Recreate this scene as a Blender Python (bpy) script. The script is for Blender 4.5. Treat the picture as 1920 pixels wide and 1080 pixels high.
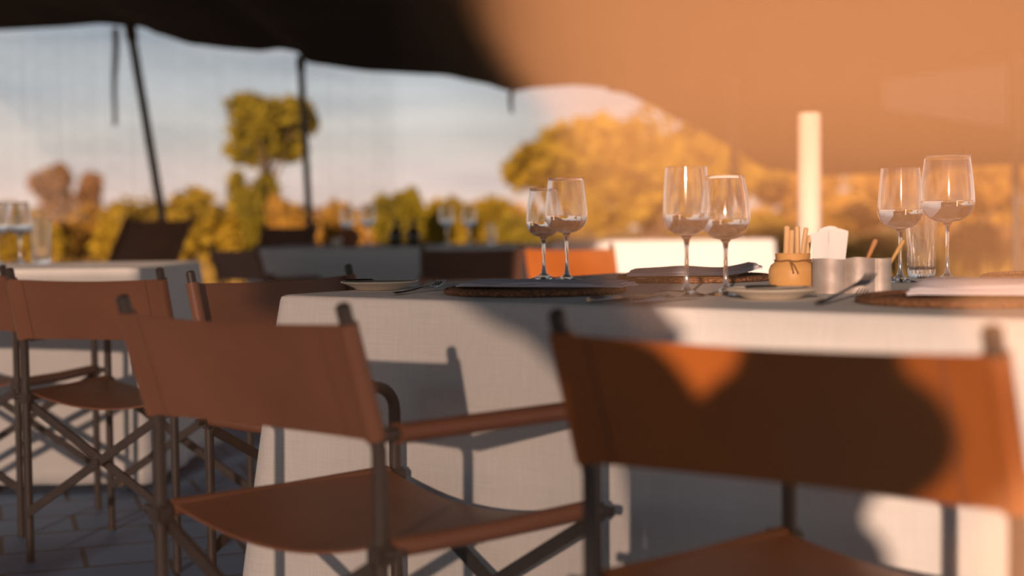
import bpy, bmesh, math, random
from mathutils import Vector, Matrix

random.seed(7)
scene = bpy.context.scene
for o in list(bpy.data.objects):
    bpy.data.objects.remove(o, do_unlink=True)
COL = scene.collection

# ------------------------------------------------------------------ camera
CAM_Z = 0.888
FPX = 2667.0                                   # 50 mm on a 36 mm wide frame of 1920 px
cam_data = bpy.data.cameras.new('camera')
cam_data.lens = 50.0
cam_data.sensor_width = 36.0
cam_data.clip_start = 0.02
cam_data.clip_end = 500
cam_data.dof.use_dof = True
cam_data.dof.focus_distance = 2.95
cam_data.dof.aperture_fstop = 1.7
cam_data.dof.aperture_blades = 9
cam = bpy.data.objects.new('camera', cam_data)
COL.objects.link(cam)
PITCH = math.atan(124.0 / FPX)
ROLL = 0.012
_f = Vector((0, math.cos(PITCH), -math.sin(PITCH)))
_r0 = Vector((1, 0, 0))
_u0 = _r0.cross(_f)
_r = _r0 * math.cos(ROLL) - _u0 * math.sin(ROLL)
_u = _u0 * math.cos(ROLL) + _r0 * math.sin(ROLL)
cam.matrix_world = Matrix(((_r.x, _u.x, -_f.x, 0), (_r.y, _u.y, -_f.y, 0), (_r.z, _u.z, -_f.z, CAM_Z), (0, 0, 0, 1)))
scene.camera = cam


def at(px, py, Y=None, Z=None):
    """A surveyed bearing turned into a point of the place, at distance Y or height Z."""
    d = _f * FPX + _r * (px - 960) + _u * (540 - py)
    t = Y / d.y if Y is not None else (Z - CAM_Z) / d.z
    return Vector((d.x * t, d.y * t, CAM_Z + d.z * t))


# ------------------------------------------------------------------ exposure, sky and sun
vs = scene.view_settings
vs.view_transform = 'Standard'
vs.look = 'None'
vs.exposure = 0.0
vs.gamma = 1.0
vs.use_curve_mapping = False
cy = scene.cycles
cy.use_denoising = True
cy.max_bounces = 14
cy.transmission_bounces = 12
cy.transparent_max_bounces = 16
cy.glossy_bounces = 6
cy.diffuse_bounces = 4
cy.sample_clamp_indirect = 6.0
cy.caustics_reflective = False
cy.caustics_refractive = True
cy.blur_glossy = 0.3

world = bpy.data.worlds.new('evening_sky')
scene.world = world
world.use_nodes = True
wn, wl = world.node_tree.nodes, world.node_tree.links
wn.clear()
w_out = wn.new('ShaderNodeOutputWorld')
w_bg = wn.new('ShaderNodeBackground')
w_tc = wn.new('ShaderNodeTexCoord')
w_sep = wn.new('ShaderNodeSeparateXYZ')
w_ramp = wn.new('ShaderNodeValToRGB')
w_map = wn.new('ShaderNodeMapping')
w_noise = wn.new('ShaderNodeTexNoise')
w_cr = wn.new('ShaderNodeValToRGB')
w_mix = wn.new('ShaderNodeMix')
w_mix.data_type = 'RGBA'
w_mix.blend_type = 'MULTIPLY'
w_mix.inputs[0].default_value = 1.0
wl.new(w_tc.outputs['Generated'], w_sep.inputs[0])
wl.new(w_sep.outputs['Z'], w_ramp.inputs[0])
els = w_ramp.color_ramp.elements
els[0].position = 0.0
els[0].color = (0.86, 0.64, 0.54, 1)
els[1].position = 1.0
els[1].color = (0.08, 0.095, 0.13, 1)
for p, c in ((0.03, (0.84, 0.68, 0.61)), (0.055, (0.76, 0.69, 0.62)), (0.09, (0.60, 0.62, 0.63)),
             (0.14, (0.40, 0.45, 0.50)), (0.22, (0.22, 0.24, 0.28))):
    e = els.new(p)
    e.color = c + (1,)
w_map.inputs['Scale'].default_value = (5, 5, 46)
wl.new(w_tc.outputs['Generated'], w_map.inputs[0])
wl.new(w_map.outputs[0], w_noise.inputs['Vector'])
w_noise.inputs['Scale'].default_value = 1.0
w_noise.inputs['Detail'].default_value = 4
w_cr.color_ramp.elements[0].position = 0.35
w_cr.color_ramp.elements[0].color = (0.84, 0.86, 0.89, 1)
w_cr.color_ramp.elements[1].position = 0.62
w_cr.color_ramp.elements[1].color = (1.06, 1.05, 1.04, 1)
wl.new(w_noise.outputs['Fac'], w_cr.inputs[0])
wl.new(w_ramp.outputs[0], w_mix.inputs[6])
wl.new(w_cr.outputs[0], w_mix.inputs[7])
wl.new(w_mix.outputs[2], w_bg.inputs['Color'])
w_bg.inputs['Strength'].default_value = 1.0
wl.new(w_bg.outputs[0], w_out.inputs[0])

SUN_DIR = Vector((0.18, 0.98, -0.18)).normalized()       # the way the light travels
sun_data = bpy.data.lights.new('sun', 'SUN')
sun_data.energy = 6.8
sun_data.color = (1.0, 0.68, 0.51)
sun_data.angle = math.radians(0.9)
sun = bpy.data.objects.new('sun', sun_data)
COL.objects.link(sun)
sun.location = (-3, -16, 5)
sun.rotation_euler = SUN_DIR.to_track_quat('-Z', 'Y').to_euler()


# ------------------------------------------------------------------ material helpers
def material(name, color, rough=0.6, metal=0.0, var=0.0, scale=8.0, bump=0.0, bscale=200.0, color2=None,
             trans=0.0, ior=1.45, spec=0.5, stretch=(1, 1, 1), sheen=0.0):
    m = bpy.data.materials.new(name)
    m.use_nodes = True
    n, l = m.node_tree.nodes, m.node_tree.links
    b = n['Principled BSDF']
    b.inputs['Base Color'].default_value = (*color, 1)
    b.inputs['Roughness'].default_value = rough
    b.inputs['Metallic'].default_value = metal
    b.inputs['Specular IOR Level'].default_value = spec
    b.inputs['IOR'].default_value = ior
    b.inputs['Transmission Weight'].default_value = trans
    if sheen:
        b.inputs['Sheen Weight'].default_value = sheen
    tc = n.new('ShaderNodeTexCoord')
    mp = n.new('ShaderNodeMapping')
    mp.inputs['Scale'].default_value = stretch
    l.new(tc.outputs['Object'], mp.inputs[0])
    if var or color2:
        t = n.new('ShaderNodeTexNoise')
        t.inputs['Scale'].default_value = scale
        t.inputs['Detail'].default_value = 5
        l.new(mp.outputs[0], t.inputs['Vector'])
        r = n.new('ShaderNodeValToRGB')
        c2 = color2 or tuple(c * (1 - var) for c in color)
        r.color_ramp.elements[0].position = 0.32
        r.color_ramp.elements[0].color = (*c2, 1)
        r.color_ramp.elements[1].position = 0.68
        r.color_ramp.elements[1].color = (*color, 1)
        l.new(t.outputs['Fac'], r.inputs[0])
        l.new(r.outputs[0], b.inputs['Base Color'])
    if bump:
        t2 = n.new('ShaderNodeTexNoise')
        t2.inputs['Scale'].default_value = bscale
        t2.inputs['Detail'].default_value = 3
        l.new(mp.outputs[0], t2.inputs['Vector'])
        bp = n.new('ShaderNodeBump')
        bp.inputs['Strength'].default_value = bump
        bp.inputs['Distance'].default_value = 0.004
        l.new(t2.outputs['Fac'], bp.inputs['Height'])
        l.new(bp.outputs[0], b.inputs['Normal'])
    return m


def woven(name, color, color2, scale, rough=0.7):
    m = bpy.data.materials.new(name)
    m.use_nodes = True
    n, l = m.node_tree.nodes, m.node_tree.links
    b = n['Principled BSDF']
    b.inputs['Roughness'].default_value = rough
    tc = n.new('ShaderNodeTexCoord')
    w = n.new('ShaderNodeTexVoronoi')
    w.inputs['Scale'].default_value = scale
    l.new(tc.outputs['Object'], w.inputs['Vector'])
    r = n.new('ShaderNodeValToRGB')
    r.color_ramp.elements[0].color = (*color, 1)
    r.color_ramp.elements[1].position = 0.7
    r.color_ramp.elements[1].color = (*color2, 1)
    l.new(w.outputs['Distance'], r.inputs[0])
    l.new(r.outputs[0], b.inputs['Base Color'])
    bp = n.new('ShaderNodeBump')
    bp.inputs['Strength'].default_value = 0.6
    bp.inputs['Distance'].default_value = 0.004
    bp.invert = True
    l.new(w.outputs['Distance'], bp.inputs['Height'])
    l.new(bp.outputs[0], b.inputs['Normal'])
    return m


def leafy(name, color, color2, scale=1.2, transl=0.35):
    m = bpy.data.materials.new(name)
    m.use_nodes = True
    n, l = m.node_tree.nodes, m.node_tree.links
    n.clear()
    out = n.new('ShaderNodeOutputMaterial')
    d = n.new('ShaderNodeBsdfDiffuse')
    t = n.new('ShaderNodeBsdfTranslucent')
    mx = n.new('ShaderNodeMixShader')
    mx.inputs[0].default_value = transl
    tc = n.new('ShaderNodeTexCoord')
    nz = n.new('ShaderNodeTexNoise')
    nz.inputs['Scale'].default_value = scale
    nz.inputs['Detail'].default_value = 4
    l.new(tc.outputs['Object'], nz.inputs['Vector'])
    r = n.new('ShaderNodeValToRGB')
    r.color_ramp.elements[0].position = 0.35
    r.color_ramp.elements[0].color = (*color2, 1)
    r.color_ramp.elements[1].position = 0.65
    r.color_ramp.elements[1].color = (*color, 1)
    l.new(nz.outputs['Fac'], r.inputs[0])
    l.new(r.outputs[0], d.inputs[0])
    l.new(r.outputs[0], t.inputs[0])
    l.new(d.outputs[0], mx.inputs[1])
    l.new(t.outputs[0], mx.inputs[2])
    l.new(mx.outputs[0], out.inputs[0])
    return m


def linen_material():
    m = material('table_linen', (0.78, 0.76, 0.73), rough=0.85, spec=0.15)
    n, l = m.node_tree.nodes, m.node_tree.links
    b = n['Principled BSDF']
    tc = n.new('ShaderNodeTexCoord')
    mix = n.new('ShaderNodeMath')
    mix.operation = 'ADD'
    for k, sc in enumerate(((8, 8, 420), (420, 420, 10))):
        mp = n.new('ShaderNodeMapping')
        mp.inputs['Scale'].default_value = sc
        nz = n.new('ShaderNodeTexNoise')
        nz.inputs['Scale'].default_value = 1.0
        nz.inputs['Detail'].default_value = 2
        l.new(tc.outputs['Object'], mp.inputs[0])
        l.new(mp.outputs[0], nz.inputs['Vector'])
        l.new(nz.outputs['Fac'], mix.inputs[k])
    r = n.new('ShaderNodeValToRGB')
    r.color_ramp.elements[0].position = 0.30
    r.color_ramp.elements[0].color = (0.70, 0.68, 0.64, 1)
    r.color_ramp.elements[1].position = 0.70
    r.color_ramp.elements[1].color = (0.82, 0.80, 0.77, 1)
    hv = n.new('ShaderNodeMath')
    hv.operation = 'MULTIPLY'
    hv.inputs[1].default_value = 0.5
    l.new(mix.outputs[0], hv.inputs[0])
    l.new(hv.outputs[0], r.inputs[0])
    l.new(r.outputs[0], b.inputs['Base Color'])
    bp = n.new('ShaderNodeBump')
    bp.inputs['Strength'].default_value = 0.12
    bp.inputs['Distance'].default_value = 0.002
    l.new(mix.outputs[0], bp.inputs['Height'])
    l.new(bp.outputs[0], b.inputs['Normal'])
    return m


def paver_material():
    m = material('slate_pavers', (0.22, 0.27, 0.33), rough=0.55)
    n, l = m.node_tree.nodes, m.node_tree.links
    b = n['Principled BSDF']
    tc = n.new('ShaderNodeTexCoord')
    br = n.new('ShaderNodeTexBrick')
    br.inputs['Scale'].default_value = 1.0
    br.inputs['Brick Width'].default_value = 0.42
    br.inputs['Row Height'].default_value = 0.24
    br.inputs['Mortar Size'].default_value = 0.008
    br.inputs['Color1'].default_value = (0.12, 0.25, 0.43, 1)  # blue of the reflected sky put into the slate colour
    br.inputs['Color2'].default_value = (0.16, 0.31, 0.50, 1)
    br.inputs['Mortar'].default_value = (0.07, 0.07, 0.08, 1)
    mp = n.new('ShaderNodeMapping')
    mp.inputs['Rotation'].default_value = (0, 0, -0.35)
    l.new(tc.outputs['Object'], mp.inputs[0])
    l.new(mp.outputs[0], br.inputs['Vector'])
    l.new(br.outputs['Color'], b.inputs['Base Color'])
    return m


def sheer_material():
    m = bpy.data.materials.new('sheer_gauze')
    m.use_nodes = True
    n, l = m.node_tree.nodes, m.node_tree.links
    n.clear()
    out = n.new('ShaderNodeOutputMaterial')
    mx = n.new('ShaderNodeMixShader')
    mx.inputs[0].default_value = 0.52
    tr = n.new('ShaderNodeBsdfTransparent')
    df = n.new('ShaderNodeBsdfDiffuse')
    df.inputs[0].default_value = (0.45, 0.36, 0.26, 1)
    l.new(tr.outputs[0], mx.inputs[1])
    l.new(df.outputs[0], mx.inputs[2])
    l.new(mx.outputs[0], out.inputs[0])
    return m


def glass_material():
    m = material('clear_glass', (1, 1, 1), rough=0.0, trans=1.0, ior=1.5)
    b = m.node_tree.nodes['Principled BSDF']
    b.inputs['Coat Weight'].default_value = 1.0
    b.inputs['Coat Roughness'].default_value = 0.08
    b.inputs['Coat IOR'].default_value = 1.6
    return m


def haze_material():
    m = bpy.data.materials.new('net_haze')  # lit volume used in place of sunlit netting
    m.use_nodes = True
    n, l = m.node_tree.nodes, m.node_tree.links
    n.clear()
    out = n.new('ShaderNodeOutputMaterial')
    v = n.new('ShaderNodeVolumeScatter')
    v.inputs['Color'].default_value = (0.97, 0.53, 0.26, 1)
    v.inputs['Density'].default_value = 1.55
    v.inputs['Anisotropy'].default_value = -0.4
    ab = n.new('ShaderNodeVolumeAbsorption')
    ab.inputs['Color'].default_value = v.inputs['Color'].default_value
    ab.inputs['Density'].default_value = v.inputs['Density'].default_value
    ad = n.new('ShaderNodeAddShader')
    l.new(v.outputs[0], ad.inputs[0])
    l.new(ab.outputs[0], ad.inputs[1])
    l.new(ad.outputs[0], out.inputs['Volume'])
    return m


M = dict(
    linen=linen_material(),
    leather=material('sunlit_leather', (0.40, 0.115, 0.018), rough=0.45, color2=(0.31, 0.085, 0.015), scale=5, bump=0.15, bscale=350),  # leather tone kept bright and orange for the sunlit chairs
    leather_shade=material('shaded_leather', (0.26, 0.108, 0.060), rough=0.48, color2=(0.20, 0.080, 0.044), scale=5, bump=0.15, bscale=350),  # same leather, colour darkened for the dimmer light at the left
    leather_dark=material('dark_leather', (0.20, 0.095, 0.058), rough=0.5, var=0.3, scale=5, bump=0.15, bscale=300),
    steel_dark=material('painted_steel', (0.055, 0.048, 0.045), rough=0.42, var=0.2, scale=30),
    brass=material('aged_metal', (0.25, 0.16, 0.09), rough=0.35, metal=1.0),
    glass=glass_material(),
    water=material('clear_drink', (1.0, 0.99, 0.96), rough=0.0, trans=1.0, ior=1.34),
    silver=material('cutlery_steel', (0.62, 0.60, 0.58), rough=0.14, metal=1.0),
    china=material('cream_stoneware', (0.72, 0.62, 0.50), rough=0.3, var=0.08, scale=20),
    rattan=woven('rattan_weave', (0.42, 0.19, 0.07), (0.12, 0.045, 0.02), 130),
    napkin=material('napkin_linen', (0.74, 0.70, 0.74), rough=0.9, var=0.05, scale=30, bump=0.1, bscale=500, spec=0.1),
    gourd=material('pale_turned_wood', (0.86, 0.48, 0.17), rough=0.45, color2=(0.76, 0.40, 0.13), scale=10, stretch=(1, 1, 4)),
    stick=material('bare_stick_wood', (0.86, 0.58, 0.30), rough=0.6, color2=(0.74, 0.46, 0.22), scale=30, stretch=(1, 1, .2)),
    spoonwood=material('spoon_wood', (0.58, 0.25, 0.08), rough=0.5, var=0.25, scale=40),
    olivewood=material('yellow_wood', (0.72, 0.42, 0.12), rough=0.5, var=0.2, scale=40),
    string=material('brown_string', (0.30, 0.15, 0.06), rough=0.9),
    tin=material('weathered_tin', (0.66, 0.58, 0.52), rough=0.55, metal=0.35, color2=(0.46, 0.38, 0.33), scale=28, bump=0.1, bscale=60),
    paper=material('white_paper', (0.96, 0.95, 0.93), rough=0.7, spec=0.2),
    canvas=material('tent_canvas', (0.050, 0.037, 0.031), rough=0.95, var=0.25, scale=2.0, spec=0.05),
    panel_pale=material('pale_panel_tone', (0.58, 0.46, 0.44), rough=0.95, var=0.15, scale=4.0, spec=0.05),
    pole=material('pole_metal', (0.085, 0.075, 0.060), rough=0.5, var=0.2, scale=5),
    post=material('pale_timber', (0.80, 0.70, 0.60), rough=0.7, color2=(0.70, 0.60, 0.49), scale=4, stretch=(6, 6, 1)),
    thread=material('net_thread', (0.30, 0.29, 0.28), rough=0.9),
    clay=material('red_clay', (0.36, 0.12, 0.05), rough=0.6, var=0.2, scale=20),
    bottle=material('dark_bottle_glass', (0.035, 0.03, 0.02), rough=0.12),
    pavers=paver_material(),
    earth=material('dry_golden_earth', (0.56, 0.36, 0.13), rough=0.95, color2=(0.42, 0.27, 0.07), scale=0.6, spec=0.05),
    tabletop=material('table_board', (0.25, 0.15, 0.08), rough=0.6, var=0.3, scale=10),
    gauze=sheer_material(),
    haze=haze_material(),
    bark=material('tree_bark', (0.20, 0.13, 0.08), rough=0.9, var=0.4, scale=6),
    leaf_olive=leafy('olive_leaves', (0.54, 0.36, 0.035), (0.36, 0.25, 0.025)),
    leaf_green=leafy('green_leaves', (0.42, 0.32, 0.03), (0.24, 0.19, 0.02)),
    leaf_brown=leafy('brown_leaves', (0.48, 0.28, 0.13), (0.34, 0.19, 0.08)),
    leaf_gold=leafy('golden_leaves', (0.66, 0.38, 0.08), (0.48, 0.28, 0.05)),
    grass=leafy('dry_grass', (0.66, 0.42, 0.12), (0.46, 0.30, 0.07)),
    cloth_dark=material('photographer_jacket', (0.10, 0.09, 0.08), rough=0.9),
    skin=material('skin', (0.55, 0.34, 0.25), rough=0.6),
    hair=material('dark_hair', (0.04, 0.03, 0.025), rough=0.7),
    camera_body=material('black_camera_body', (0.02, 0.02, 0.02), rough=0.5),
)


# ------------------------------------------------------------------ mesh helpers
def obj(name, bm, mat, parent=None, smooth=True, loc=None):
    bmesh.ops.recalc_face_normals(bm, faces=bm.faces[:])
    me = bpy.data.meshes.new(name)
    bm.to_mesh(me)
    bm.free()
    if smooth:
        me.polygons.foreach_set('use_smooth', [True] * len(me.polygons))
        try:
            me.set_sharp_from_angle(angle=math.radians(38))
        except Exception:
            pass
    me.materials.append(mat)
    o = bpy.data.objects.new(name, me)
    COL.objects.link(o)
    if parent is not None:
        o.parent = parent
    if loc is not None:
        o.location = loc
    return o


def tag(o, label=None, cat=None, group=None, kind=None):
    if label:
        o['label'] = label
    if cat:
        o['category'] = cat
    if group:
        o['group'] = group
    if kind:
        o['kind'] = kind
    return o


def thing(name, label, cat, loc=(0, 0, 0), rz=0.0, group=None):
    o = bpy.data.objects.new(name, None)
    o.empty_display_size = 0.05
    COL.objects.link(o)
    o.location = loc
    o.rotation_euler = (0, 0, rz)
    return tag(o, label, cat, group)


def copy_tree(src, loc, rz, label, scale=1.0):
    r = src.copy()
    COL.objects.link(r)
    r.location = loc
    r.rotation_euler = (0, 0, rz)
    r.scale = (scale,) * 3 if not isinstance(scale, tuple) else scale
    r['label'] = label
    for ch in src.children:
        c = ch.copy()
        COL.objects.link(c)
        c.parent = r
        for g in ch.children:
            d = g.copy()
            COL.objects.link(d)
            d.parent = c
    return r


def tube(bm, pts, r, seg=10, cap=True):
    pts = [Vector(p) for p in pts]
    n = len(pts)
    rr = r if isinstance(r, (list, tuple)) else [r] * n
    rings = []
    ref = None
    for i, p in enumerate(pts):
        a = pts[max(i - 1, 0)]
        b = pts[min(i + 1, n - 1)]
        t = (b - a).normalized()
        if ref is None:
            ref = Vector((0, 0, 1)) if abs(t.z) < 0.9 else Vector((1, 0, 0))
        x = (ref - t * ref.dot(t)).normalized()
        ref = x
        y = t.cross(x)
        rings.append([bm.verts.new(p + (x * math.cos(2 * math.pi * k / seg) + y * math.sin(2 * math.pi * k / seg)) * rr[i]) for k in range(seg)])
    for i in range(n - 1):
        for k in range(seg):
            bm.faces.new((rings[i][k], rings[i][(k + 1) % seg], rings[i + 1][(k + 1) % seg], rings[i + 1][k]))
    if cap:
        bm.faces.new(rings[0][::-1])
        bm.faces.new(rings[-1])
    return bm


def bar(bm, a, b, w, t, side=None):
    """A flat bar from a to b, w wide, t thick."""
    a, b = Vector(a), Vector(b)
    d = (b - a).normalized()
    s = side if side is not None else d.cross(Vector((0, 0, 1)))
    s = (s - d * s.dot(d)).normalized()
    n = d.cross(s)
    q = []
    for p in (a, b):
        q.append([bm.verts.new(p + s * sx * t / 2 + n * sn * w / 2) for sx, sn in ((-1, -1), (1, -1), (1, 1), (-1, 1))])
    for k in range(4):
        bm.faces.new((q[0][k], q[0][(k + 1) % 4], q[1][(k + 1) % 4], q[1][k]))
    bm.faces.new(q[0][::-1])
    bm.faces.new(q[1])
    return bm


def box(bm, c, s, rz=0.0, bevel=0.0):
    before = set(bm.faces)
    m = Matrix.Translation(Vector(c)) @ Matrix.Rotation(rz, 4, 'Z') @ Matrix.Diagonal((s[0], s[1], s[2], 1))
    r = bmesh.ops.create_cube(bm, size=1.0, matrix=m)
    if bevel:
        ed = list({e for v in r['verts'] for e in v.link_edges})
        bmesh.ops.bevel(bm, geom=ed, offset=bevel, segments=2, affect='EDGES')
    return bm


def lathe(bm, prof, seg=40, center=(0, 0, 0), wob=None):
    cx, cy_, cz = center
    rings = []
    for (r, z) in prof:
        if r < 1e-6:
            rings.append([bm.verts.new((cx, cy_, cz + z))])
        else:
            ring = []
            for k in range(seg):
                a = 2 * math.pi * k / seg
                q = r * (wob(a, z) if wob else 1.0)
                ring.append(bm.verts.new((cx + q * math.cos(a), cy_ + q * math.sin(a), cz + z)))
            rings.append(ring)
    for i in range(len(rings) - 1):
        A, B = rings[i], rings[i + 1]
        for k in range(seg):
            k2 = (k + 1) % seg
            if len(A) == 1 and len(B) == 1:
                break
            if len(A) == 1:
                bm.faces.new((A[0], B[k2], B[k]))
            elif len(B) == 1:
                bm.faces.new((A[k], A[k2], B[0]))
            else:
                bm.faces.new((A[k], A[k2], B[k2], B[k]))
    return bm


def sheet(bm, grid, normal_of, thick):
    """A closed sheet from a grid of points; normal_of(i, j) gives the offset direction."""
    ni, nj = len(grid), len(grid[0])
    top = [[bm.verts.new(grid[i][j]) for j in range(nj)] for i in range(ni)]
    bot = [[bm.verts.new(grid[i][j] - normal_of(i, j) * thick) for j in range(nj)] for i in range(ni)]
    for i in range(ni - 1):
        for j in range(nj - 1):
            bm.faces.new((top[i][j], top[i + 1][j], top[i + 1][j + 1], top[i][j + 1]))
            bm.faces.new((bot[i][j], bot[i][j + 1], bot[i + 1][j + 1], bot[i + 1][j]))
    for i in range(ni - 1):
        bm.faces.new((top[i][0], bot[i][0], bot[i + 1][0], top[i + 1][0]))
        bm.faces.new((top[i][-1], top[i + 1][-1], bot[i + 1][-1], bot[i][-1]))
    for j in range(nj - 1):
        bm.faces.new((top[0][j], top[0][j + 1], bot[0][j + 1], bot[0][j]))
        bm.faces.new((top[-1][j], bot[-1][j], bot[-1][j + 1], top[-1][j + 1]))
    return bm


def smoothstep(a, b, x):
    t = max(0.0, min(1.0, (x - a) / (b - a)))
    return t * t * (3 - 2 * t)


def interp(xs, x):
    if x <= xs[0][0]:
        return xs[0][1]
    for (x0, y0), (x1, y1) in zip(xs, xs[1:]):
        if x <= x1:
            t = (x - x0) / (x1 - x0)
            t = t * t * (3 - 2 * t) * 0.5 + t * 0.5
            return y0 + (y1 - y0) * t
    return xs[-1][1]


# ------------------------------------------------------------------ ground, floor, tent
bm = bmesh.new()
box(bm, (0, 6.2, -0.03), (11.0, 13.6, 0.06))
tag(obj('floor', bm, M['pavers'], smooth=False), kind='structure')

bm = bmesh.new()
N = 40
pts = []
for i in range(N + 1):
    row = []
    for j in range(N + 1):
        x = -90 + 180 * i / N
        y = -30 + 190 * (j / N)
        z = -0.10 + (0.25 * math.sin(x * 0.21) * math.cos(y * 0.17) if y > 16 or abs(x) > 9 else 0.0) * min(1, max(0, (y - 14) / 10))
        row.append(bm.verts.new((x, y, z)))
    pts.append(row)
for i in range(N):
    for j in range(N):
        bm.faces.new((pts[i][j], pts[i + 1][j], pts[i + 1][j + 1], pts[i][j + 1]))
tag(obj('ground', bm, M['earth']), kind='structure')

# canopy: a stretched canvas roof, open at the near edge, scalloped at the far edge
EAVE_Y = 11.0
EAVE = [(-80, 66), (0, 57), (100, 52), (190, 45), (240, 50), (262, 50), (300, 66), (360, 84), (440, 93), (490, 97), (525, 92), (555, 97), (580, 120),
        (700, 135), (830, 141), (900, 155), (960, 172), (1010, 164), (1080, 160), (1150, 166), (1240, 150), (1500, 120), (2020, 100)]


def eave_point(px):
    return at(px, interp(EAVE, px), Y=EAVE_Y)


NEAR = [(-4.8, 1.70), (-1.09, 1.70), (-0.97, 2.85), (3.4, 2.9)]  # unseen near edge, height stepped to shade the middle table
grid = []
NS, NT = 120, 26
for i in range(NS + 1):
    s = i / NS
    px = -120 + 2140 * s
    far = eave_point(px)
    nx = -4.8 + 8.2 * s
    near = Vector((nx, 0.85, interp(NEAR, nx)))
    row = []
    for j in range(NT + 1):
        t = j / NT
        p = near.lerp(far, t)
        p.z = near.z + (far.z - near.z) * t ** 3 + 0.75 * math.sin(math.pi * min(1, t)) ** 0.8 * (1 - 0.3 * t)
        row.append(p)
    grid.append(row)
bm = bmesh.new()
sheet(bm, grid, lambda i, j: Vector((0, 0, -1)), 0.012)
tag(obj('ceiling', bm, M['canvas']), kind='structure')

# canvas side wall dropping from the eave on the right, with a paler panel laid over it
HEM = [(1140, 170), (1160, 172), (1220, 196), (1280, 227), (1360, 270), (1440, 315), (1520, 330), (1650, 326), (1800, 312), (2020, 306)]
grid = []
for i in range(61):
    px = 1140 + 880 * i / 60
    top = eave_point(px) + Vector((0, 0.03, 0.03))
    hem = at(px, interp(HEM, px), Y=EAVE_Y + 0.03)
    row = []
    for j in range(13):
        p = top.lerp(hem, j / 12)
        p.y += 0.05 * math.sin(px * 0.045 + 1.0) * (j / 12)
        row.append(p)
    grid.append(row)
bm = bmesh.new()
sheet(bm, grid, lambda i, j: Vector((0, -1, 0)), 0.012)
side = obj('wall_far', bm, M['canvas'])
tag(side, kind='structure')
bm = bmesh.new()
g2 = []
for i in range(9):
    px = 1655 + 235 * i / 8
    a = at(px, 150 - 32 * i / 8, Y=EAVE_Y - 0.09)
    b = at(px, 205 + 34 * i / 8, Y=EAVE_Y - 0.09)
    g2.append([a.lerp(b, k / 6) for k in range(7)])
sheet(bm, g2, lambda i, j: Vector((0, -1, 0)), 0.02)
pp = obj('pale_panel', bm, M['panel_pale'], side)
pp['label'] = 'paler greyish panel'

# tent poles
def tent_pole(a, b, r, label, rope=False):
    p = thing('tent_pole', label, 'tent pole', (b.x, b.y, 0), 0, 'poles holding up the tent edge')
    o = Vector(p.location)
    bm = bmesh.new()
    tube(bm, [b - o, b.lerp(a, 0.5) - o, a - o], r, 14)
    obj('shaft', bm, M['pole'], p)
    bm = bmesh.new()
    lathe(bm, [(0, 0), (r * 2.4, 0), (r * 2.4, 0.012), (r * 1.5, 0.03), (r * 1.2, 0.08), (0, 0.08)], 18, b - o)
    obj('foot_plate', bm, M['steel_dark'], p)
    bm = bmesh.new()
    d = (a - b).normalized()
    tube(bm, [a - o - d * 0.09, a - o + d * 0.01], r * 1.35, 14)
    obj('collar', bm, M['steel_dark'], p)


def to_floor(px0, py0, px1, py1, Y):
    a, b = at(px0, py0, Y=Y), at(px1, py1, Y=Y)
    t = a.z / (a.z - b.z)
    return a, a.lerp(b, t)


a, b = to_floor(244, 52, 305, 412, EAVE_Y - 0.12)
tent_pole(a, b, 0.034, 'dark leaning tent pole rising behind the tall dark chair at far left')
a, b = to_floor(563, 108, 580, 415, EAVE_Y - 0.12)
tent_pole(a, b, 0.026, 'thin upright dark tent pole in front of the small tree')
a, b = to_floor(1372, 150, 1380, 420, EAVE_Y - 0.25)
tent_pole(a, b, 0.036, 'tent pole in the haze left of the pale timber post')
a, b = to_floor(1903, 110, 1908, 600, EAVE_Y - 0.3)
tent_pole(a, b, 0.036, 'tent pole in the haze at the right edge of the tent')

# strips at the eave: a webbing strap and one for a dark net fold
def strap(px, py0, py1, w, label):
    a, b = at(px, py0, Y=EAVE_Y - 0.03), at(px - 2, py1, Y=EAVE_Y - 0.03)
    bm = bmesh.new()
    o = a.copy()
    pts_ = [(a.lerp(b, k / 8) - o) for k in range(9)]
    g = [[p + Vector((s * w / 2 * (1 - 0.5 * k / 8) + 0.006 * math.sin(k), 0, 0)) for s in (-1, -0.3, 0.3, 1)] for k, p in enumerate(pts_)]
    sheet(bm, g, lambda i, j: Vector((0, -1, 0)), 0.012)
    tag(obj('hanging_strap', bm, M['thread'], None, loc=o), label, 'strap', 'straps hanging from the tent edge')


strap(216, 52, 235, 0.05, 'long grey strip for a dark fold in the netting left of the leaning pole')
strap(960, 150, 212, 0.05, 'short strap hanging from the low point of the tent edge')

# far netting wall: real threads between the eave and the deck on the left
bm = bmesh.new()
for k in range(54):
    z = 0.95 + k * 0.027
    line = []
    for i in range(27):
        px = -60 + 800 * i / 26
        p = at(px, 300, Y=EAVE_Y + 0.16)
        e = eave_point(px).z
        zz = z + 0.010 * math.sin(px * 0.03 + k * 0.25) + 0.006 * math.sin(px * 0.09 + k)
        if zz > e + 0.02:
            if len(line) > 1:
                tube(bm, line, 0.0019, 3, cap=False)
            line = []
            continue
        line.append(Vector((p.x, p.y + 0.03 * math.sin(px * 0.05), zz)))
    if len(line) > 1:
        tube(bm, line, 0.0019, 3, cap=False)
for i in range(60):
    px = -60 + 800 * i / 59 + random.uniform(-5, 5)
    e = eave_point(px)
    tube(bm, [Vector((e.x, EAVE_Y + 0.16, 0.95)), Vector((e.x + random.uniform(-.02, .02), EAVE_Y + 0.16, (e.z + .95) / 2)), Vector((e.x, EAVE_Y + 0.16, e.z))], 0.0012, 3, cap=False)
tag(obj('mosquito_net', bm, M['thread'], smooth=False), 'fine grey mosquito netting hung along the tent edge before the sky', 'netting')


# ------------------------------------------------------------------ chairs
CHAIRS = 'leather safari chairs around the tables'


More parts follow.
